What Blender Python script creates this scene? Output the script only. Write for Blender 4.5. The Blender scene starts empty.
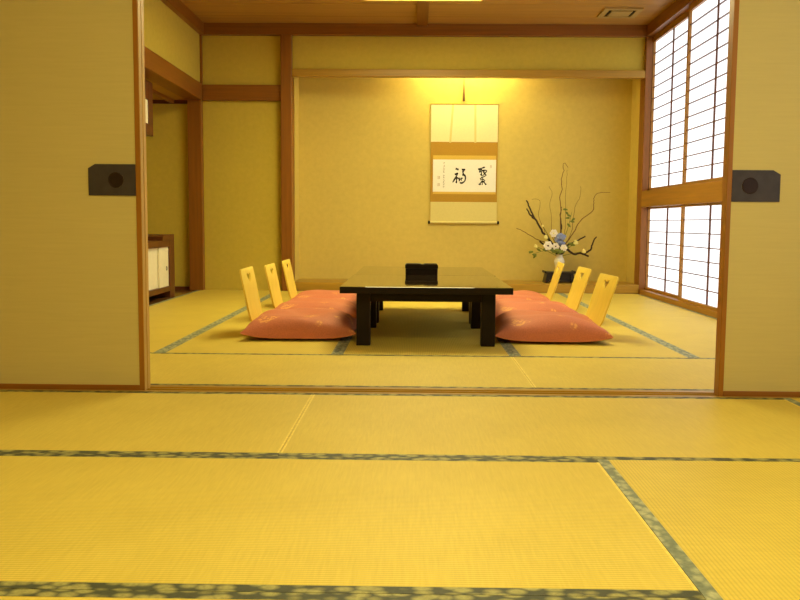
import bpy, bmesh, math, random
from mathutils import Vector, Matrix
from mathutils.geometry import delaunay_2d_cdt
random.seed(7)
S = bpy.context.scene
COL = S.collection
PI = math.pi

# ------------------------------------------------------------------ materials
def mat(name):
    m = bpy.data.materials.new(name); m.use_nodes = True
    nt = m.node_tree; nt.nodes.clear()
    out = nt.nodes.new('ShaderNodeOutputMaterial')
    b = nt.nodes.new('ShaderNodeBsdfPrincipled')
    nt.links.new(b.outputs[0], out.inputs[0])
    return m, nt, b

def ramp(nt, fac, stops):
    r = nt.nodes.new('ShaderNodeValToRGB')
    el = r.color_ramp.elements
    el[0].position, el[0].color = stops[0][0], (*stops[0][1], 1)
    el[1].position, el[1].color = stops[-1][0], (*stops[-1][1], 1)
    for p, c in stops[1:-1]:
        e = el.new(p); e.color = (*c, 1)
    nt.links.new(fac, r.inputs[0])
    return r

def coords(nt, scale=(1, 1, 1), kind='Object'):
    t = nt.nodes.new('ShaderNodeTexCoord'); mp = nt.nodes.new('ShaderNodeMapping')
    mp.inputs['Scale'].default_value = scale
    nt.links.new(t.outputs[kind], mp.inputs[0])
    return mp.outputs[0]

def noise(nt, vec, scale=5, detail=4, rough=.55):
    n = nt.nodes.new('ShaderNodeTexNoise')
    n.inputs['Scale'].default_value = scale; n.inputs['Detail'].default_value = detail
    n.inputs['Roughness'].default_value = rough
    nt.links.new(vec, n.inputs['Vector'])
    return n.outputs['Fac']

def bump(nt, b, h, strength=.2, dist=.01):
    bp = nt.nodes.new('ShaderNodeBump')
    bp.inputs['Strength'].default_value = strength; bp.inputs['Distance'].default_value = dist
    nt.links.new(h, bp.inputs['Height']); nt.links.new(bp.outputs[0], b.inputs['Normal'])

def mix(nt, a, b, fac, mode='MULTIPLY'):
    m = nt.nodes.new('ShaderNodeMix'); m.data_type = 'RGBA'; m.blend_type = mode
    if isinstance(fac, float): m.inputs[0].default_value = fac
    else: nt.links.new(fac, m.inputs[0])
    for i, v in ((6, a), (7, b)):
        if isinstance(v, tuple): m.inputs[i].default_value = (*v, 1)
        else: nt.links.new(v, m.inputs[i])
    return m.outputs[2]

def vary(c, k): return tuple(min(1, x * k) for x in c)

def m_plain(name, c, rough=.6, spec=.5, var=.08, scale=20):
    m, nt, b = mat(name)
    n = noise(nt, coords(nt), scale, 3)
    r = ramp(nt, n, [(.3, vary(c, 1 - var)), (.7, vary(c, 1 + var))])
    nt.links.new(r.outputs[0], b.inputs['Base Color'])
    b.inputs['Roughness'].default_value = rough
    b.inputs['Specular IOR Level'].default_value = spec
    return m

def m_wood(name, c, axis, rough=.4, var=.22, k=1.0, spec=.4):
    m, nt, b = mat(name)
    sc = [38 * k] * 3; sc[axis] = 1.6 * k
    v = coords(nt, tuple(sc))
    n = noise(nt, v, 1.0, 5, .6)
    r = ramp(nt, n, [(.25, vary(c, 1 - var)), (.5, c), (.78, vary(c, 1 + var))])
    nt.links.new(r.outputs[0], b.inputs['Base Color'])
    b.inputs['Roughness'].default_value = rough
    b.inputs['Specular IOR Level'].default_value = spec
    bump(nt, b, n, .06, .004)
    return m

def m_paper(name, c, stretch=(2, 30, 30), var=.07, rough=.75):
    m, nt, b = mat(name)
    n = noise(nt, coords(nt, stretch), 1.6, 5, .65)
    n2 = noise(nt, coords(nt, (1, 1, 1)), 1.2, 2)
    r = ramp(nt, n, [(.3, vary(c, 1 - var)), (.7, vary(c, 1 + var))])
    r2 = ramp(nt, n2, [(.3, (.95, .95, .95)), (.7, (1, 1, 1))])
    nt.links.new(mix(nt, r.outputs[0], r2.outputs[0], 1.0), b.inputs['Base Color'])
    b.inputs['Roughness'].default_value = rough; b.inputs['Specular IOR Level'].default_value = .15
    bump(nt, b, n, .08, .002)
    return m

def m_tatami(name, c, axis):
    # woven rush: fine ribs that run along the mat, flecks across it
    m, nt, b = mat(name)
    w = nt.nodes.new('ShaderNodeTexWave'); w.wave_type = 'BANDS'
    w.bands_direction = 'Y' if axis == 0 else 'X'
    w.inputs['Scale'].default_value = 34; w.inputs['Distortion'].default_value = .25
    w.inputs['Detail'].default_value = 1; w.inputs['Detail Scale'].default_value = 3
    nt.links.new(coords(nt), w.inputs['Vector'])
    fl = (140, 9, 1) if axis == 0 else (9, 140, 1)
    n = noise(nt, coords(nt, fl), 1.0, 3, .7)
    n2 = noise(nt, coords(nt, (3, 3, 3)), 1.0, 4, .6)
    r = ramp(nt, w.outputs['Fac'], [(.0, vary(c, .86)), (.45, vary(c, 1.03)), (1, vary(c, 1.05))])
    rn = ramp(nt, n, [(.3, (.91, .90, .86)), (.65, (1, 1, 1))])
    rn2 = ramp(nt, n2, [(.3, (.92, .91, .86)), (.7, (1, 1, 1))])
    x = mix(nt, r.outputs[0], rn.outputs[0], 1.0)
    x = mix(nt, x, rn2.outputs[0], 1.0)
    nt.links.new(x, b.inputs['Base Color'])
    b.inputs['Roughness'].default_value = .55; b.inputs['Specular IOR Level'].default_value = .25
    bump(nt, b, w.outputs['Fac'], .25, .002)
    return m

def m_border(name, axis, light, dark):
    # woven cloth edging: rows of pale cloud motifs on a dark green ground
    m, nt, b = mat(name)
    v = coords(nt, (1, 1.5, 1) if axis == 0 else (1.5, 1, 1))
    vo = nt.nodes.new('ShaderNodeTexVoronoi'); vo.inputs['Scale'].default_value = 26; vo.inputs['Randomness'].default_value = .8
    nt.links.new(v, vo.inputs['Vector'])
    n = noise(nt, coords(nt), 130, 3)
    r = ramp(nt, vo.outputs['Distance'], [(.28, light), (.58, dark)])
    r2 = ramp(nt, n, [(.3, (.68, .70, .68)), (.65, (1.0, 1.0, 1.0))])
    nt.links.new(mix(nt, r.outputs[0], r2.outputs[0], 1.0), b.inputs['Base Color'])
    b.inputs['Roughness'].default_value = .6
    return m

def m_emit(name, c, s, noise_amt=0.0):
    m = bpy.data.materials.new(name); m.use_nodes = True
    nt = m.node_tree; nt.nodes.clear()
    out = nt.nodes.new('ShaderNodeOutputMaterial'); e = nt.nodes.new('ShaderNodeEmission')
    e.inputs['Strength'].default_value = s
    n = noise(nt, coords(nt), 30, 2)
    r = ramp(nt, n, [(.3, vary(c, 1 - noise_amt)), (.7, c)])
    nt.links.new(r.outputs[0], e.inputs[0]); nt.links.new(e.outputs[0], out.inputs[0])
    return m

def m_fabric_floral(name, c, gold):
    m, nt, b = mat(name)
    v = coords(nt)
    big = noise(nt, v, 7.5, 2)
    vo = nt.nodes.new('ShaderNodeTexVoronoi'); vo.inputs['Scale'].default_value = 58
    nt.links.new(v, vo.inputs['Vector'])
    mask_big = ramp(nt, big, [(.60, (0, 0, 0)), (.64, (1, 1, 1))])
    mask_v = ramp(nt, vo.outputs['Distance'], [(.42, (1, 1, 1)), (.56, (.15, .15, .15))])
    mk = mix(nt, mask_big.outputs[0], mask_v.outputs[0], 1.0)
    fine = noise(nt, v, 160, 2)
    rf = ramp(nt, fine, [(.3, vary(c, .9)), (.7, vary(c, 1.1))])
    nt.links.new(mix(nt, rf.outputs[0], gold, mk, 'MIX'), b.inputs['Base Color'])
    b.inputs['Roughness'].default_value = .6; b.inputs['Specular IOR Level'].default_value = .2
    b.inputs['Sheen Weight'].default_value = .05
    return m

PLASTER = m_paper('plaster', (.60, .465, .068), (14, 14, 14), .05)
PLASTER_R = m_paper('recess plaster', (.66, .525, .135), (12, 12, 12), .05)
FUSUMA = m_paper('sliding door paper', (.60, .51, .19), (3, 80, 70), .03)
W_POST = m_wood('red brown post wood', (.26, .094, .009), 2)
W_BEAMX = m_wood('red brown beam wood', (.245, .088, .008), 0)
W_BEAMY = m_wood('red brown side beam wood', (.245, .088, .008), 1)
W_GOLDX = m_wood('golden cypress beam', (.41, .235, .024), 0)
W_GOLDZ = m_wood('golden cypress post', (.42, .205, .026), 2)
W_GOLDY = m_wood('golden cypress rail', (.36, .165, .020), 1)
W_FRAMEZ = m_wood('sliding door stile wood', (.32, .128, .010), 2)
W_FRAMEX = m_wood('sliding door rail wood', (.28, .105, .010), 0)
W_PALE = m_wood('pale door edge wood', (.50, .30, .055), 2, .5)
W_CEIL = m_wood('ceiling plank wood', (.42, .225, .045), 0, .5, .18, .5)
W_DARKRED = m_wood('dark cabinet wood', (.12, .034, .009), 1, .35)
W_FLOOR = m_wood('polished floor board', (.22, .10, .025), 1, .12, .15, 1, .6)
W_ZAISU = m_wood('yellow maple plywood', (.80, .595, .085), 2, .4, .07)
TAT_X = m_tatami('tatami rush x', (.755, .59, .100), 0)
TAT_Y = m_tatami('tatami rush y', (.74, .575, .092), 1)
TAT_PALE = m_plain('pale folded rush', (.84, .67, .14), .6, .3, .12, 60)
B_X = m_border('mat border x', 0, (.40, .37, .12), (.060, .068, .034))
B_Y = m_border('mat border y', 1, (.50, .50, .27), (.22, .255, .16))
LACQ = m_plain('black lacquer', (.014, .008, .005), .42, .15, .2, 8)
LACQ_TOP = m_plain('brown black lacquer top', (.030, .018, .008), .05, .7, .2, 6)
for n_ in LACQ_TOP.node_tree.nodes:
    if n_.type == 'BSDF_PRINCIPLED': n_.inputs['Coat Weight'].default_value = .5; n_.inputs['Coat Roughness'].default_value = .04
IRON = m_plain('dark grey lacquered plate', (.042, .034, .034), .5, .4, .15, 30)
IRON_HOLE = m_plain('brown black recess', (.018, .006, .003), .5, .3, .2, 30)
ZABU = m_fabric_floral('salmon silk with gold flowers', (.57, .182, .095), (.80, .38, .12))
SEAM = m_plain('salmon seam cord', (.68, .23, .09), .5, .4)
SHOJI = m_emit('daylit white shoji paper', (1.0, .975, .96), 1.6, .02)
LAMP = m_emit('lit lamp diffuser', (1.0, .875, .42), 17.5, .02)
TUBE = m_emit('lit warm lamp tube', (1.0, .87, .42), 130, .01)
SCR_CREAM = m_paper('cream scroll mounting', (.85, .77, .42), (40, 40, 40), .03)
SCR_LOW = m_paper('buff scroll mounting', (.72, .63, .24), (40, 40, 40), .03)
SCR_BROWN = m_paper('ochre brocade', (.47, .27, .035), (120, 120, 120), .10)
SCR_GOLD = m_paper('gold brocade trim', (.72, .50, .09), (120, 120, 120), .08)
SCR_PAPER = m_paper('white calligraphy paper', (.92, .91, .80), (40, 40, 40), .02)
INK = m_plain('black ink', (.018, .015, .008), .7, .2)
INK_PALE = m_plain('grey ink', (.25, .20, .09), .7, .2)
SEAL = m_plain('pale red seal paste', (.45, .30, .14), .7, .2)
WHITE_DOOR = m_paper('white cabinet paper', (.86, .81, .58), (20, 20, 20), .04)
CERAMIC = m_plain('pale grey white glaze', (.84, .80, .68), .2, .5, .10, 25)
STAND = m_plain('ebony stand', (.014, .008, .005), .4, .3)
TWIG = m_wood('brown twig bark', (.20, .105, .022), 2, .7)
TWIG_F = m_wood('thin willow twig', (.27, .17, .030), 2, .7)
BARK = m_wood('dark gnarled bark', (.040, .020, .008), 2, .7)
LEAF = m_plain('leaf green', (.16, .19, .02), .5, .4, .2, 40)
PETAL_W = m_plain('white petal', (.86, .80, .66), .6, .3, .06, 60)
PETAL_Y = m_plain('pale yellow petal', (.86, .80, .28), .6, .3, .08, 60)
PETAL_B = m_plain('blue hydrangea petal', (.24, .30, .56), .6, .3, .25, 80)
EYE = m_plain('dark flower centre', (.10, .025, .03), .6, .3)
VENT = m_plain('beige painted metal', (.40, .27, .08), .45, .4)
BLACK = m_plain('dark vent slot', (.02, .014, .007), .7, .2)
ROPE = m_plain('brown cord', (.12, .06, .02), .7, .2)

# ------------------------------------------------------------------ mesh tools
class MB:
    def __init__(s): s.b = bmesh.new()
    def box(s, x0, x1, y0, y1, z0, z1, bev=0):
        r = bmesh.ops.create_cube(s.b, size=1)
        for v in r['verts']:
            v.co = Vector(((x0 + x1) / 2 + v.co.x * (x1 - x0), (y0 + y1) / 2 + v.co.y * (y1 - y0), (z0 + z1) / 2 + v.co.z * (z1 - z0)))
        if bev:
            es = list({e for v in r['verts'] for e in v.link_edges})
            bmesh.ops.bevel(s.b, geom=es, offset=bev, segments=2, profile=.5, affect='EDGES')
        return s
    def prism(s, pts, axis, a, c):
        # outline in the plane normal to axis, pulled from a to c
        def P(u, v, w):
            return {0: (w, u, v), 1: (u, w, v), 2: (u, v, w)}[axis]
        A = [s.b.verts.new(P(u, v, a)) for u, v in pts]; B = [s.b.verts.new(P(u, v, c)) for u, v in pts]
        s.b.faces.new(A); s.b.faces.new(B[::-1])
        n = len(pts)
        for i in range(n): s.b.faces.new((A[i], B[i], B[(i + 1) % n], A[(i + 1) % n]))
        return s
    def tube(s, pts, radii, seg=8):
        pts = [Vector(p) for p in pts]
        if not isinstance(radii, (list, tuple)): radii = [radii] * len(pts)
        rings = []
        up = Vector((.3, .7, .2)).normalized()
        for i, p in enumerate(pts):
            d = (pts[min(i + 1, len(pts) - 1)] - pts[max(i - 1, 0)]).normalized()
            u = d.cross(up)
            if u.length < 1e-3: u = d.cross(Vector((1, 0, 0)))
            u.normalize(); w = d.cross(u)
            rings.append([s.b.verts.new(p + (u * math.cos(t) + w * math.sin(t)) * radii[i]) for t in [2 * PI * k / seg for k in range(seg)]])
        for a, c in zip(rings, rings[1:]):
            for k in range(seg): s.b.faces.new((a[k], a[(k + 1) % seg], c[(k + 1) % seg], c[k]))
        s.b.faces.new(rings[0][::-1]); s.b.faces.new(rings[-1])
        return s
    def lathe(s, prof, c=(0, 0, 0), axis=2, seg=24):
        rings = []
        for r, h in prof:
            ring = []
            for k in range(seg):
                t = 2 * PI * k / seg
                u, v = r * math.cos(t), r * math.sin(t)
                q = {2: (u, v, h), 1: (u, h, v), 0: (h, u, v)}[axis]
                ring.append(s.b.verts.new((c[0] + q[0], c[1] + q[1], c[2] + q[2])))
            rings.append(ring)
        for a, b in zip(rings, rings[1:]):
            for k in range(seg): s.b.faces.new((a[k], a[(k + 1) % seg], b[(k + 1) % seg], b[k]))
        s.b.faces.new(rings[0][::-1]); s.b.faces.new(rings[-1])
        return s
    def ball(s, c, r, sub=2, sq=(1, 1, 1), jit=0):
        g = bmesh.ops.create_icosphere(s.b, subdivisions=sub, radius=1)
        for v in g['verts']:
            k = r * (1 + random.uniform(-jit, jit))
            v.co = Vector((c[0] + v.co.x * k * sq[0], c[1] + v.co.y * k * sq[1], c[2] + v.co.z * k * sq[2]))
        return s
    def plate(s, outline, holes, fn, step=None):
        # a plate with holes: outline in (u,v), fn(u,v,side) gives the 3D point of either face
        pts = [Vector(p) for p in outline]; edges = [(i, (i + 1) % len(outline)) for i in range(len(outline))]
        for h in holes:
            o = len(pts); pts += [Vector(p) for p in h]
            edges += [(o + i, o + (i + 1) % len(h)) for i in range(len(h))]
        def inside(p, poly):
            c = False; j = len(poly) - 1
            for i in range(len(poly)):
                a, b = poly[i], poly[j]
                if (a[1] > p[1]) != (b[1] > p[1]) and p[0] < (b[0] - a[0]) * (p[1] - a[1]) / (b[1] - a[1]) + a[0]: c = not c
                j = i
            return c
        if step:
            us = [p[0] for p in outline]; vs = [p[1] for p in outline]
            u = min(us) + step / 2
            while u < max(us):
                v = min(vs) + step / 2
                while v < max(vs):
                    if inside((u, v), outline) and not any(inside((u, v), h) for h in holes): pts.append(Vector((u, v)))
                    v += step
                u += step
        V, E_, F_, *_ = delaunay_2d_cdt(pts, edges, [], 1, 1e-6)
        A = [s.b.verts.new(fn(p.x, p.y, 0)) for p in V]; B = [s.b.verts.new(fn(p.x, p.y, 1)) for p in V]
        cnt = {}
        for f in F_:
            cx = sum(V[i].x for i in f) / len(f); cy = sum(V[i].y for i in f) / len(f)
            if not inside((cx, cy), outline) or any(inside((cx, cy), h) for h in holes): continue
            s.b.faces.new([A[i] for i in f]); s.b.faces.new([B[i] for i in f][::-1])
            for i in range(len(f)):
                a, b = f[i], f[(i + 1) % len(f)]
                cnt[(a, b)] = 1
        for (a, b) in list(cnt):
            if (b, a) not in cnt: s.b.faces.new((A[b], A[a], B[a], B[b]))
        return s
    def build(s, name, m, parent=None, smooth=False, ang=40):
        s.b.verts.index_update()
        bmesh.ops.recalc_face_normals(s.b, faces=s.b.faces[:])
        me = bpy.data.meshes.new(name); s.b.to_mesh(me); s.b.free()
        for mm in (m if isinstance(m, (list, tuple)) else [m]): me.materials.append(mm)
        if smooth:
            for p in me.polygons: p.use_smooth = True
            me.set_sharp_from_angle(angle=math.radians(ang))
        o = bpy.data.objects.new(name, me); COL.objects.link(o)
        if parent: o.parent = parent
        return o

def tag(o, label, cat, group=None, kind=None):
    o['label'] = label; o['category'] = cat
    if group: o['group'] = group
    if kind: o['kind'] = kind
    return o
def empty(name, loc=(0, 0, 0), rz=0):
    o = bpy.data.objects.new(name, None); COL.objects.link(o)
    o.location = loc; o.rotation_euler = (0, 0, rz); o.empty_display_size = .1
    return o
def thing(name, label, cat, loc=(0, 0, 0), rz=0, group=None):
    return tag(empty(name, loc, rz), label, cat, group)
def struct(o, label, cat):
    return tag(o, label, cat, kind='structure')
def dup(o, loc=None, rz=None, parent=None):
    c = o.copy(); COL.objects.link(c)
    if parent: c.parent = parent
    if loc is not None: c.location = loc
    if rz is not None: c.rotation_euler = (0, 0, rz)
    for ch in list(o.children): dup(ch, parent=c)
    return c
def box(name, m, x0, x1, y0, y1, z0, z1, parent=None, bev=0):
    return MB().box(x0, x1, y0, y1, z0, z1, bev).build(name, m, parent)

# ------------------------------------------------------------------ room
XL, XR = -2.0, 2.22            # back room side walls
YS, YSB = 3.29, 3.42           # sill front and back edges
YB = 8.24                      # back plane of the far room
ZC = 2.49
FXL, FXR = -2.174, 2.326       # front room

# floor under the mats
struct(MB().box(-2.9, 2.5, -1.4, 9.0, -.25, -.05).build('floor', W_FLOOR), 'sub floor under the straw mats of both rooms', 'floor')

# shell
w = MB()
w.box(-2.9, -1.19, YB + .02, YB + .12, -.05, ZC)                     # bay left of the alcove
w.box(-1.19, 2.25, YB + .02, YB + .10, 2.05, ZC)                  # plaster above the alcove lintel
w.box(2.16, 2.4, YB + .02, YB + .12, -.05, ZC)
struct(w.build('wall_back', PLASTER), 'yellow plaster back wall around the display alcove', 'wall')
w = MB()
w.box(-1.29, 2.3, 8.70, 8.78, 0, ZC)
w.box(-1.20, -1.136, YB + .12, 8.70, 0, ZC)
w.box(2.155, 2.25, YB + .12, 8.70, 0, ZC)
struct(w.build('wall_alcove', PLASTER_R), 'yellow plaster lining of the display alcove behind the scroll', 'wall')
w = MB()
w.box(-2.12, XL, YSB, YB + .02, 1.93, ZC)
w.box(-2.9, XL - .02, YSB, 5.30, 0, 1.93)
w.box(-2.9, -2.72, 5.30, YB + .02, 0, ZC)
struct(w.build('wall_left', PLASTER), 'yellow plaster left wall above the side niche', 'wall')
w = MB()
w.box(2.30, 2.40, YSB, YB + .12, -.05, ZC)
w.box(FXR, 2.42, -1.3, 1.0, -.05, ZC); w.box(FXR, 2.42, 2.7, YS, -.05, ZC)
w.box(FXR, 2.42, 1.0, 2.7, -.05, .55); w.box(FXR, 2.42, 1.0, 2.7, 1.95, ZC)
struct(w.build('wall_right', PLASTER), 'plaster right wall behind the paper windows', 'wall')
struct(box('wall_left_front', PLASTER, FXL - .1, FXL, -1.3, YS + .12, -.05, ZC), 'left wall of the front room', 'wall')
struct(box('wall_rear', PLASTER, -2.3, 2.45, -1.4, -1.3, -.05, ZC), 'rear wall of the front room', 'wall')
struct(box('wall_front', PLASTER, -2.9, 2.42, YS + .03, YSB - .03, 1.86, ZC), 'plaster wall above the sliding doors', 'wall')
w = MB()
w.box(-2.3, 2.42, -1.3, YSB, ZC, ZC + .06)
y = YSB
while y < 8.8:
    y1 = min(y + .45, 8.8)
    w.box(-2.9, 2.4, y, y1 - .006, ZC, ZC + .06)
    y = y1
struct(w.build('ceiling', W_CEIL), 'warm wooden plank ceiling', 'ceiling')
struct(box('trim_1', W_BEAMY, .025, .125, YSB, YB - .04, 2.468, ZC), 'wooden ceiling batten running from the lamp to the back wall', 'batten')

# beams, posts
struct(box('trim_2', W_BEAMX, XL, 2.2, YB - .05, YB + .02, 2.385, ZC, bev=.004), 'wooden beam along the top of the back wall', 'beam')
struct(box('trim_3', W_BEAMY, XL, XL + .05, YSB, YB - .05, 2.385, ZC, bev=.004), 'wooden beam along the top of the left wall', 'beam')
struct(box('trim_4', W_BEAMY, XR - .07, 2.3, YSB, YB - .05, 2.385, ZC, bev=.004), 'dark wooden beam above the upper paper windows', 'beam')
struct(box('trim_5', W_BEAMX, -1.985, -1.238, YB - .03, YB + .02, 1.785, 1.93, bev=.004), 'wooden rail across the wall left of the alcove', 'rail')
struct(box('trim_6', W_BEAMY, -2.13, -1.975, YSB, YB - .045, 1.785, 1.935, bev=.004), 'wooden rail over the side niche on the left wall', 'rail')
struct(box('trim_7', W_POST, -2.115, -1.985, YB - .055, YB + .06, 0, 1.785, bev=.004), 'wooden corner post at the far left beside the niche', 'post')
struct(box('trim_8', W_POST, -1.238, -1.136, YB - .06, YB + .14, 0, 2.385, bev=.005), 'tall wooden post left of the display alcove', 'post')
struct(box('trim_9', W_GOLDX, -1.136, 2.155, YB - .03, YB + .05, 2.012, 2.08, bev=.004), 'pale wooden lintel above the display alcove', 'lintel')
struct(box('trim_10', W_POST, 2.152, 2.215, YB - .035, YB + .14, 0, 2.385, bev=.004), 'narrow wooden post right of the display alcove', 'post')
struct(box('trim_11', W_GOLDX, -1.136, 2.152, YB - .04, 8.70, 0, .084, bev=.006), 'raised wooden floor of the display alcove', 'alcove floor')
struct(box('trim_12', W_POST, -2.005, XL + .018, YB - .02, YB + .02, 1.93, 2.385), 'thin dark corner strip at the upper left corner', 'strip')

# side niche on the left: polished board floor, low ceiling
struct(box('floor_niche', W_FLOOR, -2.72, -2.045, 5.30, YB + .02, -.05, -.002), 'polished wooden floor of the side niche', 'floor')
struct(box('ceiling_niche', W_CEIL, -2.72, -2.12, 5.30, YB + .02, 1.79, 1.83), 'low wooden ceiling of the side niche', 'ceiling')
struct(box('trim_13', W_POST, -2.29, -2.25, 5.30, YB + .02, 1.762, 1.79), 'dark rail under the niche ceiling', 'rail')
struct(box('baseboard_niche', W_DARKRED, -2.72, -2.115, YB + .002, YB + .02, -.002, .03), 'low dark baseboard of the side niche', 'baseboard')
struct(box('trim_14', W_DARKRED, -2.72, -2.115, YB, YB + .02, 1.755, 1.79), 'dark strip at the top of the niche end wall', 'strip')

# sill between the rooms, with grooves
pts = [(YS, -.05), (YS, .001)]
for a in (.019, .0565):
    pts += [(YS + a, .001), (YS + a, -.004), (YS + a + .0355, -.004), (YS + a + .0355, .001)]
pts += [(YSB, .001), (YSB, -.05)]
struct(MB().prism(pts, 0, -2.15, 2.30).build('trim_15', W_GOLDX), 'grooved wooden sill between the two rooms', 'sill')
struct(box('trim_16', W_GOLDX, -2.15, 2.30, YS, YSB, 1.79, 1.86), 'wooden head rail above the sliding doors', 'rail')
struct(box('trim_17', W_POST, FXL - .08, -2.09, YS, YSB, 0, 1.79), 'wooden jamb post at the left end of the sill', 'post')
struct(box('trim_18', W_GOLDZ, 2.24, 2.33, YS, YSB, 0, 1.79), 'wooden jamb post at the right end of the sill', 'post')

# ------------------------------------------------------------------ tatami mats
def mat_obj(x0, x1, y0, y1, axis, label, group='straw mats on the floor'):
    cx, cy = (x0 + x1) / 2, (y0 + y1) / 2
    t = thing('tatami_mat', label, 'tatami mat', (cx, cy, -.049), 0, group)
    hx, hy = (x1 - x0) / 2 - .0008, (y1 - y0) / 2 - .0008
    bw = .030
    if axis == 0:
        MB().box(-hx, hx, -hy + bw, hy - bw, 0, .049).build('straw_surface', TAT_X, t)
        for s in (-1, 1):
            a, c = sorted((s * hy, s * (hy - bw)))
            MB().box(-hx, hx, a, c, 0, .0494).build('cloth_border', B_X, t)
        for s in (-1, 1):
            a, c = sorted((s * hx, s * (hx - .007)))
            MB().box(a, c, -hy + bw, hy - bw, .04, .0494).build('folded_end', TAT_PALE, t)
    else:
        MB().box(-hx + bw, hx - bw, -hy, hy, 0, .049).build('straw_surface', TAT_Y, t)
        for s in (-1, 1):
            a, c = sorted((s * hx, s * (hx - bw)))
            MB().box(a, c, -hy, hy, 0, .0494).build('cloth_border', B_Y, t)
    return t
r1, r2, r3 = YS - .9, YS - 1.8, YS - 2.7
mat_obj(FXL, -.374, r1, YS, 0, 'straw mat in front of the sill below the left sliding door')
mat_obj(-.374, 1.426, r1, YS, 0, 'straw mat in front of the sill, right of the pale seam')
mat_obj(1.426, FXR, r2, YS, 1, 'straw mat at the right edge under the right sliding door')
mat_obj(-1.274, .526, r2, r1, 0, 'large straw mat in the foreground with green borders')
mat_obj(.526, 1.426, r3, r1, 1, 'straw mat at lower right with its border running into depth')
mat_obj(FXL, -1.274, r3, r1, 1, 'straw mat beyond the left edge of the foreground')
mat_obj(-1.274, .526, r3, r2, 0, 'straw mat at the bottom edge of the foreground')
mat_obj(-1.274, .526, r3 - .9, r3, 0, 'straw mat below the camera')
mat_obj(1.426, FXR, r2 - 1.8, r2, 1, 'straw mat along the right wall near the camera')
mat_obj(.526, 1.426, r3 - 1.8, r3, 1, 'straw mat near the rear wall on the right')
mat_obj(FXL, -1.274, r3 - 1.8, r3, 1, 'straw mat near the rear wall on the left')
yr = 4.275
mat_obj(XL - .045, -1.30, YSB, yr, 0, 'short straw mat just behind the left end of the sill')
mat_obj(-1.30, .50, YSB, yr, 0, 'straw mat behind the sill in front of the table')
mat_obj(.50, 2.16, YSB, yr, 0, 'straw mat behind the sill, right of the diagonal seam')
cols = [XL - .045, -1.262, -.37, .52, 1.409, 2.16]
ym = 6.22
nm = [('straw mat beside the niche, near half', 'straw mat beside the niche, far half'),
      ('straw mat under the nearest left floor cushion', 'straw mat under the farthest left floor cushion'),
      ('straw mat under the near low table', 'straw mat under the far low table'),
      ('straw mat under the nearest right floor cushion', 'straw mat under the farthest right floor cushion'),
      ('straw mat below the paper windows, near half', 'straw mat below the paper windows, far half')]
for i in range(5):
    mat_obj(cols[i], cols[i + 1], yr, ym, 1, nm[i][0])
    mat_obj(cols[i], cols[i + 1], ym, YB + .018 if i == 0 else YB - .042, 1, nm[i][1])

# ------------------------------------------------------------------ sliding doors
def fusuma(n, x0, x1, y0, y1, label, handle=None):
    d = empty('door_%d' % n); struct(d, label, 'sliding door')
    z0, z1 = -.003, 1.80
    box('paper_panel', FUSUMA, x0 + .018, x1 - .018, y0 + .003, y1 - .003, z0 + .02, z1 - .02, d)
    box('stile', W_FRAMEZ, x0, x0 + .019, y0, y1, z0, z1, d, .002)
    box('stile', W_FRAMEZ, x1 - .019, x1, y0, y1, z0, z1, d, .002)
    box('rail', W_FRAMEX, x0 + .019, x1 - .019, y0, y1, z0, z0 + .024, d, .002)
    box('rail', W_FRAMEX, x0 + .019, x1 - .019, y0, y1, z1 - .03, z1, d, .002)
    if handle:
        outl, (hx, hz, hr) = handle
        hole = [(hx + hr * math.cos(2 * PI * k / 28), hz + hr * math.sin(2 * PI * k / 28)) for k in range(28)]
        pl = MB().plate(outl, [hole], lambda u, v, s: (u, y0 - .0008 + s * .0035, v)).build('handle_plate', IRON, d)
        MB().lathe([(hr, y0 - .0015), (hr - .003, y0 - .0025), (hr - .006, y0 - .0005), (hr - .010, y0 + .0012), (.004, y0 + .002)],
                   (hx, 0, hz), 1, 28).build('finger_recess', IRON_HOLE, pl, True)
    return d
lx = -1.038; rx = 1.189
hl = [(-1.057, .754), (-1.057, .873), (-1.212, .873), (-1.238, .857), (-1.238, .754)]
hr_ = [(rx + .019, .748), (rx + .019, .867), (1.361, .867), (1.389, .851), (1.389, .748)]
fusuma(1, -2.09, lx, YS + .021, YS + .054, 'left sliding door of yellow paper with a dark handle plate, nearer track', (hl, (-1.132, .813, .030)))
fusuma(2, -2.085, lx + .001, YS + .057, YS + .090, 'left sliding door pushed behind the one with the handle plate')
fusuma(3, rx, 2.24, YS + .021, YS + .054, 'right sliding door of pale paper with a dark handle plate, nearer track', (hr_, (1.276, .808, .031)))
fusuma(4, rx + .006, 2.238, YS + .057, YS + .090, 'right sliding door pushed behind the one with the handle plate')
# bare pale wood on the leading edges of the left pair
box('edge_strip', W_PALE, lx, lx + .002, YS + .022, YS + .053, .0, 1.79, bpy.data.objects['door_1'])
box('edge_strip', W_PALE, lx + .001, lx + .003, YS + .058, YS + .089, .0, 1.79, bpy.data.objects['door_2'])

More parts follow.
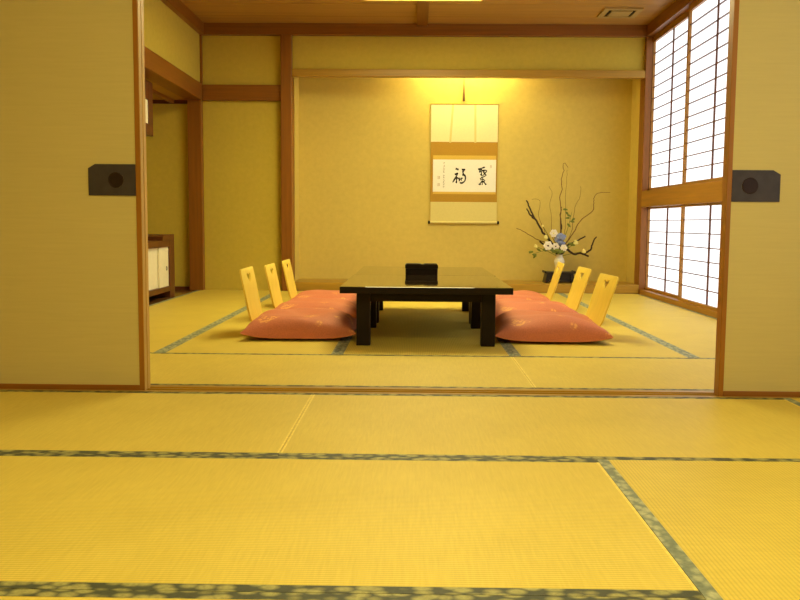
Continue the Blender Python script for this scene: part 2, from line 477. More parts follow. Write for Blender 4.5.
# ------------------------------------------------------------------ paper windows
def shoji_sash(parent, x, y0, y1, z0, z1, rows, top, bot, cols=2, st=.034, pm=SHOJI):
    f = MB()
    f.box(x - .018, x + .018, y0, y0 + st, z0, z1); f.box(x - .018, x + .018, y1 - st, y1, z0, z1)
    f.box(x - .018, x + .018, y0 + st, y1 - st, z0, z0 + bot); f.box(x - .018, x + .018, y0 + st, y1 - st, z1 - top, z1)
    fr = f.build('sash', W_GOLDY, parent)
    a0, a1, b0, b1 = y0 + st, y1 - st, z0 + bot, z1 - top
    MB().box(x + .004, x + .007, a0, a1, b0, b1).build('paper', pm, fr)
    g = MB()
    for k in range(1, cols):
        yy = a0 + (a1 - a0) * k / cols
        g.box(x - .010, x + .004, yy - .0036, yy + .0036, b0, b1)
    for k in range(1, rows):
        zz = b0 + (b1 - b0) * k / rows
        g.box(x - .009, x + .004, a0, a1, zz - .0034, zz + .0034)
    g.build('lattice', W_DARKRED, fr)
w1 = empty('window_1'); struct(w1, 'tall upper paper window of white lattice panes on the right wall', 'window')
w2 = empty('window_2'); struct(w2, 'lower paper window of white lattice panes near the floor', 'window')
for y0, y1, x in ((7.02, YB - .005, 2.235), (5.76, 7.06, 2.192), (4.60, 5.80, 2.192), (YSB + .02, 4.64, 2.235)):
    shoji_sash(w1, x, y0, y1, .965, 2.385, 13, .05, .03)
    shoji_sash(w2, x, y0, y1, .042, .82, 7, .02, .026)
struct(box('trim_19', W_GOLDY, 2.150, 2.30, YSB, YB - .04, .818, .968, bev=.004), 'broad wooden rail between the upper and lower paper windows', 'rail')
struct(box('trim_20', W_GOLDY, 2.160, 2.30, YSB, YB - .04, -.05, .043, bev=.004), 'wooden sill below the lower paper windows', 'sill')
SHOJI_ADDED = m_emit('glowing paper of added front window', (1.0, .975, .96), 2.8, .02)  # unseen front window, added so its cool glow reaches the right sliding doors
w3 = empty('window_added'); struct(w3, 'unseen paper window added on the right wall to light the front room', 'window')
shoji_sash(w3, FXR + .03, 1.0, 2.7, .55, 1.95, 12, .04, .04, 4, .034, SHOJI_ADDED)

# ------------------------------------------------------------------ lamps
def ceiling_lamp(label, x0, x1, y0, y1):
    cx, cy = (x0 + x1) / 2, (y0 + y1) / 2
    t = thing('ceiling_lamp', label, 'ceiling lamp', (cx, cy, 2.40), 0, 'ceiling lamps')
    hx, hy = (x1 - x0) / 2, (y1 - y0) / 2
    f = MB()
    f.box(-hx, hx, -hy, -hy + .03, 0, .068); f.box(-hx, hx, hy - .03, hy, 0, .068)
    f.box(-hx, -hx + .03, -hy + .03, hy - .03, 0, .068); f.box(hx - .03, hx, -hy + .03, hy - .03, 0, .068)
    f.build('frame', W_GOLDX, t)
    MB().box(-hx + .03, hx - .03, -hy + .03, hy - .03, .034, .042).build('diffuser', LAMP, t)
    MB().box(-hx + .03, hx - .03, -hy + .03, hy - .03, .046, .068).build('back_plate', VENT, t)
    return t
lampA = ceiling_lamp('square wooden ceiling lamp glowing at the top edge of the back room', -.42, .56, 5.15, 7.02)
lampB = ceiling_lamp('square wooden ceiling lamp of the front room', -.38, .72, .55, 1.74)
lampB.location.z = 2.422
# alcove lamp hidden behind the lintel
t = thing('alcove_lamp', 'slim warm lamp hidden behind the alcove lintel above the scroll', 'lamp', (.50, 8.40, 2.30))
MB().box(-.48, .48, -.03, .03, .02, .19).build('housing', VENT, t)
MB().tube([(-.42, 0, 0), (.42, 0, 0)], .014, 12).build('tube', TUBE, t, True)
for s in (-1, 1): MB().box(s * .43 - .012, s * .43 + .012, -.018, .018, -.018, .02).build('socket', VENT, t)

# air vent
t = thing('ceiling_vent', 'square beige air vent in the ceiling near the windows', 'air vent', (1.785, 7.715, 2.475))
f = MB()
for a, c in ((.165, .118),):
    f.box(-a, a, -a, -c, 0, .015); f.box(-a, a, c, a, 0, .015); f.box(-a, -c, -c, c, 0, .015); f.box(c, a, -c, c, 0, .015)
f.build('frame', VENT, t)
MB().box(-.118, .118, -.118, .118, .008, .015).build('dark_slot', BLACK, t)
MB().box(-.09, .09, -.09, .09, -.004, .008, .003).build('centre_plate', VENT, t)

# ------------------------------------------------------------------ low tables
def low_table(label, cx, y0, y1):
    t = thing('low_table', label, 'table', (cx, (y0 + y1) / 2, .0006), 0, 'black low tables')
    hx, hy = .454, (y1 - y0) / 2
    tp = MB().box(-hx, hx, -hy, hy, .287, .322, .003).build('tabletop', [LACQ_TOP, LACQ], t)
    for q in tp.data.polygons: q.material_index = 0 if q.normal.z > .5 else 1
    lx0, ly0 = .371, hy - .09
    for s in (-1, 1):
        MB().box(-lx0 + .04, lx0 - .04, s * (ly0 - .022) - .014, s * (ly0 - .022) + .014, .238, .287).build('apron', LACQ, t)
        MB().box(s * (lx0 - .03) - .015, s * (lx0 - .03) + .015, -ly0 + .06, ly0 - .06, .238, .287).build('apron', LACQ, t)
    for sx in (-1, 1):
        for sy in (-1, 1):
            xa, xb = sorted((sx * lx0, sx * (lx0 - .074))); ya, yb = sorted((sy * ly0, sy * (ly0 - .074)))
            MB().box(xa, xb, ya, yb, 0, .287, .003).build('leg', LACQ, t)
    return t
low_table('near black lacquered low table between the nearest floor cushions', .077, 4.50, 5.535)
low_table('far black lacquered low table behind the near one', .083, 5.538, 6.60)

# lacquer box on the table
t = thing('lacquer_box', 'small black lacquer box standing on the low tables', 'box', (.063, 5.64, .3225))
MB().box(-.104, .104, -.06, .06, 0, .040, .003).build('body', LACQ, t)
ld = [(-.107, .041), (.107, .041), (.107, .060), (.098, .070), (.02, .070), (.014, .066), (-.002, .066), (-.008, .070), (-.098, .070), (-.107, .060)]
MB().prism(ld, 1, -.063, .063).build('lid', LACQ, t)

# ------------------------------------------------------------------ floor cushions
def cushion_mesh(seed, dip=0.0):
    random.seed(seed)
    N = 40; b = bmesh.new()
    hx, hy = .318, .30
    ph = [random.uniform(0, 6.28) for _ in range(8)]
    def pos(u, v, top):
        # sides bow inwards between the pulled-out corner tips
        sx = 1 - .075 * (1 - v * v) ; sy = 1 - .06 * (1 - u * u)
        x, y = hx * u * sx, hy * v * sy
        au, av = abs(u), abs(v)
        h = (max(0, 1 - au ** 3.8) ** .40) * (max(0, 1 - av ** 3.8) ** .36)
        zs = .017 + .030 * (au * av) ** 4                          # the seam sags low, the corner tips stand up
        wob = 1 + .07 * math.sin(4.2 * u + ph[0]) * math.cos(3.1 * v + ph[1]) + .05 * math.sin(7 * v + 3 * u + ph[2]) - dip * math.exp(-((u - .12) ** 2 + v * v) / .16)
        edge = (1 - h)
        wr = .006 * edge * math.sin(15 * u + ph[3]) * math.sin(13 * v + ph[4])
        if top: z = zs + (.142 - zs) * h * wob + wr * h ** .3
        else:
            core = min(1, max(0, (1 - max(au / .60, av / .66)) * 4))
            z = zs - (zs - .002) * min(1, h * 2.6) + .0125 * core
        return (x, y, z)
    T = [[None] * (N + 1) for _ in range(N + 1)]; B = [[None] * (N + 1) for _ in range(N + 1)]
    for i in range(N + 1):
        for j in range(N + 1):
            u = math.sin((2 * i / N - 1) * PI / 2 * .98) / math.sin(PI / 2 * .98); v = math.sin((2 * j / N - 1) * PI / 2 * .98) / math.sin(PI / 2 * .98)
            T[i][j] = b.verts.new(pos(u, v, True))
            B[i][j] = T[i][j] if i in (0, N) or j in (0, N) else b.verts.new(pos(u, v, False))
    for i in range(N):
        for j in range(N):
            b.faces.new((T[i][j], T[i + 1][j], T[i + 1][j + 1], T[i][j + 1]))
            if len({B[i][j], B[i + 1][j], B[i + 1][j + 1], B[i][j + 1]}) == 4 and not all(k in (0, N) for k in ()):
                try: b.faces.new((B[i][j], B[i][j + 1], B[i + 1][j + 1], B[i + 1][j]))
                except ValueError: pass
    me = MB(); me.b.free(); me.b = b
    rim = [T[i][0].co.copy() for i in range(N + 1)] + [T[N][j].co.copy() for j in range(1, N + 1)] + \
          [T[i][N].co.copy() for i in range(N - 1, -1, -1)] + [T[0][j].co.copy() for j in range(N - 1, 0, -1)]
    return me, rim
def cushion(label, x, y, rz, seed, dip):
    t = thing('floor_cushion', label, 'floor cushion', (x, y, 0), rz, 'salmon floor cushions at the low tables')
    me, rim = cushion_mesh(seed, dip)
    me.build('cover', ZABU, t, True, 80)
    MB().tube(rim + [rim[0]], .0032, 6).build('seam', SEAM, t, True, 80)
    return t

def legless_chair(lean, ht, off):
    t = empty('legless_chair')
    # local: +x faces the table, y is the width
    MB().prism([(-.20, -.17), (.06, -.17), (.10, -.15), (.10, .15), (.06, .17), (-.20, .17)], 2, 0, .012).build('seat', W_ZAISU, t)
    hw = .195; r = .028
    ol = [(-hw + .05, 0), (hw - .05, 0), (hw - .012, .10), (hw, .28)]
    for k in range(6):
        a = k / 5 * PI / 2; ol.append((hw - r + r * math.cos(a), ht - r + r * math.sin(a)))
    for k in range(6):
        a = PI / 2 + k / 5 * PI / 2; ol.append((-hw + r + r * math.cos(a), ht - r + r * math.sin(a)))
    ol += [(-hw, .28), (-hw + .012, .10)]
    heart = [(off + a * 1.25, ht - .082 + (b - .315) * 1.45) for a, b in [(0, .315), (-.036, .336), (-.042, .346), (-.034, .353), (-.018, .352), (0, .346), (.018, .352), (.034, .353), (.042, .346), (.036, .336)]]
    def fn(u, v, s):
        q = v / ht
        bow = .012 * (1 - (u / hw) ** 2) * q                       # slightly rounded across its width
        x = -.205 + bow - lean * q - .022 * math.sin(PI * q) - .018 * max(0, q - .75) * 4
        return (x - s * .009, u, .006 + v * .985)
    MB().plate(ol, [heart], fn, .03).build('backrest', W_ZAISU, t, True, 50)
    return t
# left side (facing +x), right side turned round
spec = [(-.678, 5.095, 0.0, .075, 'nearest on the left side of the low tables'), (-.672, 5.895, .0, .075, 'in the middle on the left side of the low tables'),
        (-.678, 6.70, .0, .075, 'farthest on the left side of the low tables'),
        (.815, 5.045, PI + .05, .115, 'nearest on the right side of the low tables'), (.832, 5.86, PI + .02, .115, 'in the middle on the right side of the low tables'),
        (.80, 6.64, PI - .06, .115, 'farthest on the right side, before the vase stand')]
proto = {}
for i, (x, y, rz, lean, where) in enumerate(spec):
    if lean in proto: o = dup(proto[lean])
    else: o = proto[lean] = legless_chair(lean, *((.385, -.035) if lean < .1 else (.362, .03)))
    o.location = (x, y, 0); o.rotation_euler = (0, 0, rz)
    o.scale = (1, 1, (1, .955, .94, 1, 1, 1)[i])
    tag(o, 'pale wooden legless chair ' + where, 'legless chair', 'legless chairs at the low tables')
cs = [(-.632, 5.018, .03, 3, .22, 'floor cushion at the nearest left chair, salmon silk'), (-.625, 5.83, -.03, 11, .05, 'floor cushion at the middle left chair, salmon silk'),
      (-.628, 6.66, .02, 19, .05, 'floor cushion at the farthest left chair, salmon silk'),
      (.785, 4.985, -.02, 27, .0, 'floor cushion at the nearest right chair, salmon silk'), (.795, 5.80, .03, 35, .05, 'floor cushion at the middle right chair, salmon silk'),
      (.765, 6.62, -.05, 43, .05, 'floor cushion at the farthest right chair, salmon silk')]
for (x, y, rz, sd, dip, lab), sz in zip(cs, (1, .93, .88, 1, .97, .95)): cushion(lab, x, y, rz, sd, dip).scale.z = sz

# ------------------------------------------------------------------ cabinets in the side niche
t = thing('low_cabinet', 'low cabinet with white sliding doors in the left side niche', 'cabinet', (-2.085, 5.6, 0))
L = 1.985
MB().box(-.60, 0, 0, L - .17, .435, .492, .003).build('top_board', W_DARKRED, t)
MB().prism([(L - .37, .492), (L - .02, .492), (L - .02, .540), (L - .31, .540), (L - .37, .525)], 0, -.60, .0).build('end_upstand', W_DARKRED, t)
MB().box(-.60, 0, L - .17, L - .02, 0, .492, .003).build('end_panel', W_DARKRED, t)
MB().box(-.60, 0, 0, .10, 0, .435, .003).build('end_panel', W_DARKRED, t)
MB().box(-.60, 0, .10, L - .17, .053, .098, .002).build('bottom_rail', W_DARKRED, t)
MB().box(-.60, -.58, .10, L - .17, .098, .435).build('back_board', W_DARKRED, t)
for y0, y1, x in ((1.55, L - .172, -.012), (1.10, 1.575, -.030), (.60, 1.12, -.012), (.102, .62, -.030)):
    d = MB().box(x - .014, x, y0, y1, .0985, .4345).build('sliding_door', WHITE_DOOR, t)
    if x == -.012 and y0 > 1:
        MB().lathe([(.019, 0), (.019, .003), (.015, .003), (.012, .001)], (x - .001, y1 - .055, .252), 0, 16).build('door_pull', IRON_HOLE, d, True)
t = thing('wall_cabinet', 'dark hanging cabinet under the ceiling of the side niche', 'cabinet', (-2.10, 5.6, 1.335))
MB().box(-.60, 0, 1.34, 1.455, 0, .425, .003).build('end_panel', W_DARKRED, t)
MB().box(-.60, 0, 0, 1.34, 0, .09, .002).build('bottom_board', W_DARKRED, t)
MB().box(-.60, 0, 0, 1.34, .275, .425, .002).build('top_board', W_DARKRED, t)
for y0, y1, x in ((.90, 1.338, -.006), (.46, .92, -.026), (0.0, .48, -.006)):
    MB().box(x - .014, x, y0, y1, .0905, .2745).build('sliding_door', WHITE_DOOR, t)

# ------------------------------------------------------------------ hanging scroll
YW = 8.69
t = thing('hanging_scroll', 'hanging scroll with two large black brush characters in the alcove', 'scroll', (.515, YW, .655))
ox, oz = .515, .655
def sb(name, m, x0, x1, z0, z1, d, th=.002, parent=t):
    return MB().box(x0 - ox, x1 - ox, -d - th, -d, z0 - oz, z1 - oz).build(name, m, parent)
sb('brocade_mount', SCR_BROWN, .176, .842, .66, 1.828, 0, .002)
sb('upper_panel', SCR_CREAM, .178, .840, 1.457, 1.827, .002)
sb('lower_panel', SCR_LOW, .180, .842, .672, .865, .002)
sb('gold_trim', SCR_GOLD, .202, .828, 1.284, 1.325, .002)
sb('gold_trim', SCR_GOLD, .202, .828, .943, .966, .002)
pp = sb('calligraphy_paper', SCR_PAPER, .202, .828, .966, 1.284, .002)
for xa, xb in ((.394, .370), (.614, .619)):
    MB().prism([(xa - .010 - ox, 1.828 - oz), (xa + .010 - ox, 1.828 - oz), (xb + .010 - ox, 1.45 - oz), (xb - .010 - ox, 1.45 - oz)], 1, -.0065, -.005).build('hanging_ribbon', SCR_LOW, t)
MB().tube([(-.34, -.004, 1.830 - oz), (.33, -.004, 1.830 - oz)], .007, 10).build('top_rod', SCR_GOLD, t, True)
rl = MB().tube([(-.338, -.014, .662 - oz), (.332, -.014, .662 - oz)], .013, 14).build('bottom_roller', SCR_LOW, t, True)
for s, xx in ((-1, -.337), (1, .331)):
    MB().lathe([(.013, 0), (.015, s * .004), (.016, s * .014), (.013, s * .020)], (xx, -.014, .662 - oz), 0, 16).build('roller_knob', INK, rl, True)
MB().tube([(-.115, -.006, 1.836 - oz), (-.016, -.008, 1.862 - oz), (.09, -.006, 1.836 - oz)], .0022, 6).build('cord', SCR_GOLD, t, True)
# brush strokes
FU = [[(0.427, 1.194), (0.442, 1.191), (0.457, 1.183)], [(0.419, 1.137), (0.434, 1.143), (0.447, 1.149), (0.438, 1.125), (0.422, 1.096), (0.399, 1.059)], [(0.438, 1.112), (0.438, 1.083), (0.435, 1.05)], [(0.446, 1.108), (0.455, 1.093)], [(0.49, 1.182), (0.503, 1.188), (0.522, 1.182)], [(0.505, 1.179), (0.5, 1.159), (0.505, 1.146), (0.496, 1.134)], [(0.494, 1.132), (0.512, 1.133), (0.524, 1.116), (0.523, 1.083), (0.505, 1.06), (0.485, 1.053), (0.47, 1.059)], [(0.464, 1.106), (0.463, 1.083), (0.469, 1.071)], [(0.468, 1.088), (0.483, 1.095), (0.498, 1.104)], [(0.483, 1.106), (0.487, 1.076)]]
FUW = [.011, .009, .0085, .007, .011, .009, .0095, .0075, .0065, .006]
JU = [[(0.65, 1.189), (0.681, 1.199), (0.718, 1.211)], [(0.668, 1.19), (0.67, 1.164), (0.661, 1.164), (0.681, 1.167)], [(0.681, 1.193), (0.687, 1.172), (0.682, 1.146), (0.675, 1.131)], [(0.692, 1.177), (0.715, 1.18), (0.735, 1.176), (0.723, 1.154), (0.703, 1.135)], [(0.704, 1.172), (0.715, 1.146), (0.733, 1.128)], [(0.689, 1.146), (0.684, 1.128), (0.708, 1.126)], [(0.682, 1.109), (0.703, 1.114), (0.723, 1.123)], [(0.671, 1.093), (0.694, 1.109), (0.699, 1.076)], [(0.675, 1.085), (0.694, 1.09), (0.714, 1.089)], [(0.692, 1.076), (0.677, 1.053), (0.66, 1.041), (0.682, 1.041)], [(0.698, 1.076), (0.695, 1.046), (0.691, 1.035)], [(0.705, 1.076), (0.717, 1.054), (0.734, 1.037)], [(0.72, 1.083), (0.709, 1.065)]]
JUW = [.0085, .0075, .007, .007, .008, .0055, .0055, .0055, .005, .0065, .0055, .0085, .005]
def smooth_pts(p, n=6):
    out = []
    for i in range(len(p) - 1):
        p0, p1, p2, p3 = p[max(i - 1, 0)], p[i], p[i + 1], p[min(i + 2, len(p) - 1)]
        for k in range(n):
            s = k / n
            out.append(tuple(.5 * (2 * b + (c - a) * s + (2 * a - 5 * b + 4 * c - d) * s * s + (3 * b - a - 3 * c + d) * s ** 3) for a, b, c, d in zip(p0, p1, p2, p3)))
    return out + [tuple(p[-1])]
def stroke(mb, pts, w, y=-.0045, th=.0006):
    q = smooth_pts(pts); n = len(q); L_, R_ = [], []
    for i, p in enumerate(q):
        a = Vector(q[max(i - 1, 0)]); c = Vector(q[min(i + 1, n - 1)])
        d = (c - a); d = d.normalized() if d.length > 1e-6 else Vector((1, 0))
        nrm = Vector((-d.y, d.x)); s = i / (n - 1)
        ww = w * (.62 + .38 * math.cos(PI * (s * 1.25 - .15)) ** 2) * (1 if s < .85 else 1 - (s - .85) * 3.5)
        L_.append(Vector(p) + nrm * ww); R_.append(Vector(p) - nrm * ww)
    vt = lambda p, yy: mb.b.verts.new((p.x - ox, yy, p.y - oz))
    A = [vt(p, y) for p in L_]; B = [vt(p, y) for p in R_]; A2 = [vt(p, y + th) for p in L_]; B2 = [vt(p, y + th) for p in R_]
    for i in range(n - 1):
        mb.b.faces.new((A[i], A[i + 1], B[i + 1], B[i])); mb.b.faces.new((A2[i], B2[i], B2[i + 1], A2[i + 1]))
        mb.b.faces.new((A[i], A2[i], A2[i + 1], A[i + 1])); mb.b.faces.new((B[i], B[i + 1], B2[i + 1], B2[i]))
for nm_, ST, WD in (('brush_character', FU, FUW), ('brush_character', JU, JUW)):
    m_ = MB()
    for s, w_ in zip(ST, WD): stroke(m_, s, w_)
    m_.build(nm_, INK, pp)
random.seed(5)
for k in range(11):
    m_ = MB()                                      # the small column of writing
    zc = 1.246 - k * .0235; h = .0085
    for q in range(4):
        x0 = .312 + random.uniform(-.006, .004); z0 = zc + random.uniform(-h, h)
        if q % 2: stroke(m_, [(x0 - .004, z0), (x0 + .005, z0 + .001)], .0016)
        else: stroke(m_, [(x0, z0 + .006), (x0 - .001, z0 - .006)], .0016)
    m_.build('small_character', INK_PALE, pp)
for zc in (1.106, 1.036):
    m_ = MB()
    for a in (-.012, -.004, .004, .012):
        stroke(m_, [(.252, zc + a), (.268, zc + a)], .0018)
    for a in (-.008, .008): stroke(m_, [(.260 + a, zc + .014), (.260 + a, zc - .014)], .0018)
    m_.build('seal_mark', SEAL, pp)
m_ = MB()
for a in (-.005, .005): stroke(m_, [(.777 + a, 1.232), (.777 + a, 1.204)], .0016)
for a in (1.23, 1.218, 1.206): stroke(m_, [(.771, a), (.783, a)], .0016)
m_.build('seal_mark', SEAL, pp)
t = thing('scroll_hanger', 'thin dark hanger rod above the hanging scroll', 'hanger', (.498, 8.675, 1.855))
MB().tube([(0, .0, .0), (.0, .0, .09), (0, 0, .2)], [.013, .008, .004], 10).build('rod', ROPE, t, True)
MB().tube([(0, 0, .2), (0, .003, .40), (0, .02, .44)], .0025, 6).build('string', ROPE, t, True)
MB().tube([(0, -.002, .008), (0, -.014, .002), (0, -.016, -.004), (0, -.008, -.008), (0, .002, -.002)], .0025, 6).build('hook', ROPE, t, True)

# ------------------------------------------------------------------ vase on a stand with branches and flowers
VX, VY = 1.436, 8.45
t = thing('vase_stand', 'small black wooden stand under the flower vase', 'stand', (VX, VY, .084))
MB().prism([(-.145, .118), (-.152, .100), (-.135, .090), (.135, .090), (.152, .100), (.145, .118), (.130, .106), (-.130, .106)], 1, -.09, .09).build('top', STAND, t)
for s in (-1, 1):
    MB().prism([(s * .128, .09), (s * .098, .09), (s * .105, .03), (s * .125, .0), (s * .148, .0), (s * .138, .04)], 1, -.085, .085).build('side_leg', STAND, t)
MB().box(-.105, .105, -.07, -.055, .03, .09).build('apron', STAND, t)
MB().box(-.12, .12, -.07, .07, .012, .024).build('lower_shelf', STAND, t)
t = tag(MB().lathe([(.026, 0), (.030, .004), (.030, .012), (.038, .05), (.050, .090), (.052, .105), (.044, .128), (.032, .146), (.030, .158), (.036, .168), (.033, .168), (.027, .158), (.028, .14), (.02, .06), (.01, .03)],
        (0, 0, 0), 2, 32).build('flower_vase', CERAMIC, None, True, 60), 'pale grey white vase holding the flower arrangement', 'vase')
t.location = (VX, VY, .1905)
def wig(pts, y0, y1, amp, seed):
    rr = random.Random(seed); q = smooth_pts(pts, 4); n = len(q)
    return [(x + rr.uniform(-amp, amp), y0 + (y1 - y0) * (i / (n - 1)) + rr.uniform(-amp, amp), z + rr.uniform(-amp, amp) * .6) for i, (x, z) in enumerate(q)]
def branch(label, paths, m, group, base=(VX, VY, .33), dy=0.0, amp=.004, name='branch'):
    o = thing(name, label, 'branch', base, 0, group)
    for k, (pts, ra, rb) in enumerate(paths):
        if k == 0: pts = [(VX + (pts[0][0] - VX) * .10, .345), (VX + (pts[0][0] - VX) * .5, .345 + (pts[0][1] - .345) * .55)] + pts
        p = wig(pts, VY if k == 0 else VY + dy * .7, VY + dy, amp, len(label) * 7 + k)
        n = len(p)
        p = [(a - base[0], b - base[1], c - base[2]) for a, b, c in p]
        MB().tube(p, [ra + (rb - ra) * i / (n - 1) for i in range(n)], 7).build('stem' if k == 0 else 'side_shoot', m, o, True)
    return o
gB, gT = 'dark gnarled branches in the vase', 'thin twigs in the vase'
branch('thick dark gnarled branch leaning to the left out of the vase', [([(1.30, .54), (1.27, .57), (1.23, .64), (1.17, .73), (1.13, .81), (1.10, .88)], .013, .007), ([(1.185, .70), (1.14, .74), (1.10, .80)], .010, .006)], BARK, gB, dy=-.05)
branch('short dark branch standing upright above the blue flower', [([(1.45, .57), (1.45, .66), (1.44, .75), (1.45, .82)], .010, .004)], BARK, gB, dy=.02)
branch('dark crooked branch reaching low to the right with an upturned end', [([(1.503, .411), (1.572, .366), (1.64, .372), (1.714, .344)], .013, .009), ([(1.66, .365), (1.696, .384), (1.735, .413), (1.75, .481), (1.783, .532)], .011, .006)], BARK, gB, dy=-.04)
branch('short dark branch pointing right above the crooked one', [([(1.50, .44), (1.569, .474), (1.603, .491), (1.647, .514), (1.686, .537)], .010, .006)], BARK, gB, dy=.03)
branch('short dark branch stub left of the white flower', [([(1.36, .42), (1.275, .46), (1.246, .482)], .010, .008)], BARK, gB, dy=.02)
branch('tallest thin twig rising above all the others', [([(1.44, .60), (1.44, .77), (1.43, .91), (1.45, .99), (1.44, 1.09), (1.46, 1.17), (1.45, 1.22), (1.47, 1.24), (1.5, 1.2)], .0055, .0022)], TWIG, gT, dy=.0, name='twig')
branch('faint straight twig just right of the tallest twig', [([(1.48, .55), (1.49, .64), (1.49, .82), (1.49, .94), (1.50, 1.07), (1.50, 1.18)], .0035, .0016)], TWIG_F, gT, dy=.05, name='twig')
branch('long brown twig bending to the far right with a curled tip', [([(1.50, .47), (1.52, .50), (1.58, .60), (1.64, .70), (1.74, .78), (1.75, .86), (1.75, .91), (1.78, .95), (1.83, .96), (1.90, .96)], .0065, .002)], TWIG, gT, dy=-.06, name='twig')
branch('faint twig between the tallest and the long right twig', [([(1.53, .52), (1.56, .61), (1.57, .73), (1.59, .84), (1.63, .92), (1.64, 1.02)], .004, .0018)], TWIG_F, gT, dy=.06, name='twig')
branch('faint upright twig left of the tallest twig', [([(1.38, .50), (1.36, .58), (1.36, .70), (1.34, .83), (1.36, .95), (1.33, 1.02)], .004, .0018)], TWIG_F, gT, dy=.06, name='twig')
branch('thin twig beside the thick dark left branch', [([(1.31, .53), (1.28, .61), (1.23, .74), (1.24, .88), (1.16, .89)], .004, .0018)], TWIG_F, gT, dy=.03, name='twig')
branch('thin twig reaching low to the far left', [([(1.30, .47), (1.20, .51), (1.10, .57), (1.01, .61)], .0055, .003)], TWIG, gT, dy=-.04, name='twig')

def leaf_mesh(mb, c, d, n, l, wd):
    d = Vector(d).normalized(); n = Vector(n).normalized(); s = d.cross(n).normalized(); c = Vector(c)
    rows = []
    for k in range(6):
        u = k / 5; ww = wd * math.sin(PI * min(1, u * .94 + .06)) ** .8 * .5 + .0004
        m0 = c + d * l * u - n * .15 * l * u * u
        rows.append([mb.b.verts.new(m0 + s * ww + n * ww * .25), mb.b.verts.new(m0), mb.b.verts.new(m0 - s * ww + n * ww * .25)])
    for a, b in zip(rows, rows[1:]):
        for i in range(2): mb.b.faces.new((a[i], a[i + 1], b[i + 1], b[i]))
def thick(o, th=.0012):
    m = o.modifiers.new('thickness', 'SOLIDIFY'); m.thickness = th; m.offset = 0
    return o
def sprig(label, path, leaves, group='leafy sprigs in the vase', ll=.05, lw=.022, fy=-.03):
    o = thing('leaf_sprig', label, 'leaf sprig', (VX, VY, .33), 0, group)
    pts = [(VX + (path[0][0] - VX) * .15, .345)] + path
    p = [(x - VX, -.03 * i / len(pts), z - .33) for i, (x, z) in enumerate(smooth_pts(pts, 4))]
    MB().tube(p, [.0035 - .0020 * i / len(p) for i in range(len(p))], 6).build('stem', LEAF, o, True)
    rr = random.Random(len(label))
    for (x, z) in leaves:
        m_ = MB(); a = rr.uniform(0, 6.28)
        leaf_mesh(m_, (x - VX, fy + rr.uniform(-.02, .02), z - .33), (math.cos(a), rr.uniform(-.5, .3), .5 * math.sin(a) + .2), (rr.uniform(-.4, .4), -1, .5), ll, lw)
        thick(m_.build('leaf', LEAF, o, True))
    return o
sprig('upright green leaf sprig right of the tallest twig', [(1.47, .50), (1.50, .60), (1.52, .70), (1.53, .77)], [(1.50, .79), (1.54, .73), (1.57, .71), (1.48, .71), (1.51, .74), (1.53, .68), (1.50, .66)])
sprig('drooping green leaf sprig at the lower left of the vase', [(1.38, .40), (1.30, .40), (1.22, .38), (1.16, .365)], [(1.14, .37), (1.17, .36), (1.21, .363), (1.25, .39), (1.18, .38), (1.34, .40), (1.36, .385)])
sprig('green leaf sprig behind the yellow flower on the right', [(1.48, .42), (1.52, .45), (1.55, .46)], [(1.51, .468), (1.535, .45), (1.50, .44), (1.56, .47), (1.53, .43)])
sprig('low green leaves under the white flowers', [(1.40, .39), (1.36, .395)], [(1.31, .395), (1.35, .385), (1.39, .388), (1.28, .41), (1.42, .39), (1.37, .40), (1.33, .405)], ll=.06, lw=.034, fy=-.075)

def flower(label, x, z, r, m, y=VY - .05, kind='open', group='flowers in the vase'):
    o = thing('flower', label, 'flower', (x, y, z), 0, group)
    p = smooth_pts([(VX - x + (x - VX) * .12, .345 - z), (VX - x + (x - VX) * .55, (.345 - z) * .45 + .0), (0, 0)], 5)
    n = len(p)
    MB().tube([(a, (VY - y) * (1 - i / (n - 1)) + .006, c) for i, (a, c) in enumerate(p)], .0028, 6).build('stem', LEAF, o, True)
    rr = random.Random(int(x * 1000))
    if kind == 'ball':
        m_ = MB()
        for k in range(38):
            d = Vector((rr.gauss(0, 1), rr.gauss(0, 1), rr.gauss(0, 1))).normalized() * r * .8
            s = r * .30
            m_.ball(d, s, 1, (1, .8, 1), .12)
        m_.build('bloom', m, o, True)
    elif kind == 'bud':
        m_ = MB()
        for k in range(7):
            a = k * 2.4; rad = r * (.15 + .07 * k)
            m_.ball((rad * math.cos(a), rad * .6 * math.sin(a * 1.3), rad * math.sin(a)), r * .52, 2, (1, .9, 1), .03)
        m_.build('bloom', m, o, True)
    else:
        nrm = Vector((rr.uniform(-.25, .25), -1, rr.uniform(.0, .35))).normalized()
        u = nrm.cross(Vector((0, 0, 1))).normalized(); v = nrm.cross(u)
        for ring, cnt in ((1.0, 6), (.68, 5)):
            for k in range(cnt):
                a = 2 * PI * k / cnt + (.4 if ring < 1 else 0)
                d = u * math.cos(a) + v * math.sin(a)
                m_ = MB(); leaf_mesh(m_, d * r * .1 + nrm * r * (.08 if ring == 1 else .16), d + nrm * .35, nrm, r * ring, r * ring * .95)
                thick(m_.build('petal', m, o, True), .0015)
        MB().ball(nrm * r * .22, r * .2, 2).build('centre', EYE if kind == 'dark' else PETAL_Y, o, True)
    return o
flower('largest white flower on the left with a dark centre', 1.312, .443, .046, PETAL_W, VY - .07, 'dark')
flower('pinkish white flower right beside the largest white flower', 1.388, .436, .036, PETAL_W, VY - .06, 'dark')
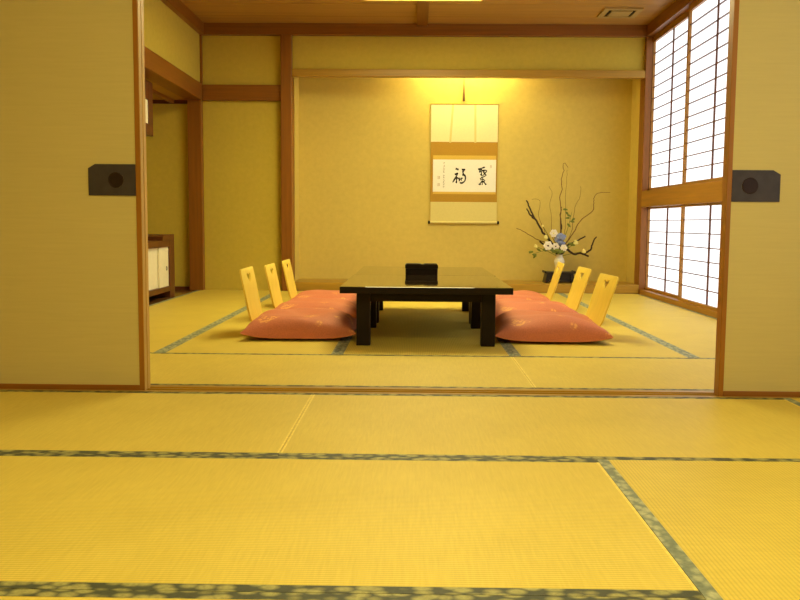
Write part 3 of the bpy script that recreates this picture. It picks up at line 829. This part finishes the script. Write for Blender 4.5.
flower('white flower at the top of the cluster left of the blue one', 1.369, .563, .040, PETAL_W, VY - .04)
flower('white flower directly above the vase rim', 1.463, .424, .036, PETAL_W, VY - .07)
flower('round blue hydrangea head in the middle of the arrangement', 1.442, .508, .058, PETAL_B, VY - .04, 'ball')
flower('pale yellow bud upper left of the largest white flower', 1.293, .526, .023, PETAL_Y, VY - .06, 'bud')
flower('pale yellow bud at the far left of the arrangement', 1.196, .437, .020, PETAL_Y, VY - .06, 'bud')
flower('pale yellow bud right of the blue hydrangea', 1.584, .476, .026, PETAL_Y, VY - .05, 'bud')
flower('pale yellow bud on the low right branch', 1.662, .392, .023, PETAL_Y, VY - .06, 'bud')
flower('tiny greenish bud beside the thick left branch', 1.265, .635, .012, PETAL_Y, VY - .03, 'bud')

# ------------------------------------------------------------------ world, camera, view
wd = bpy.data.worlds.new('world'); S.world = wd; wd.use_nodes = True
wd.node_tree.nodes['Background'].inputs[0].default_value = (.8, .9, 1, 1)
wd.node_tree.nodes['Background'].inputs[1].default_value = .3

pitch, yaw, roll, h, f = .0900, .0134, .0077, .6617, 864.2
R = Vector((1, 0, 0)); Fw = Vector((0, math.cos(pitch), -math.sin(pitch))); U = Vector((0, math.sin(pitch), math.cos(pitch)))
rzm = Matrix.Rotation(yaw, 3, 'Z')
R, Fw, U = rzm @ R, rzm @ Fw, rzm @ U
right = R * math.cos(roll) + U * math.sin(roll); up = U * math.cos(roll) - R * math.sin(roll)
cam = bpy.data.cameras.new('camera'); cam.sensor_width = 36; cam.lens = f / 800 * 36; cam.clip_start = .02
co = bpy.data.objects.new('camera', cam); COL.objects.link(co)
M = Matrix((right, up, -Fw)).transposed().to_4x4(); M.translation = Vector((0, 0, h))
co.matrix_world = M
S.camera = co
S.view_settings.view_transform = 'Standard'; S.view_settings.look = 'None'
S.view_settings.gamma = 1; S.view_settings.use_curve_mapping = False
S.view_settings.exposure = 0.0
S.cycles.use_denoising = True
S.cycles.max_bounces = 10; S.cycles.diffuse_bounces = 6
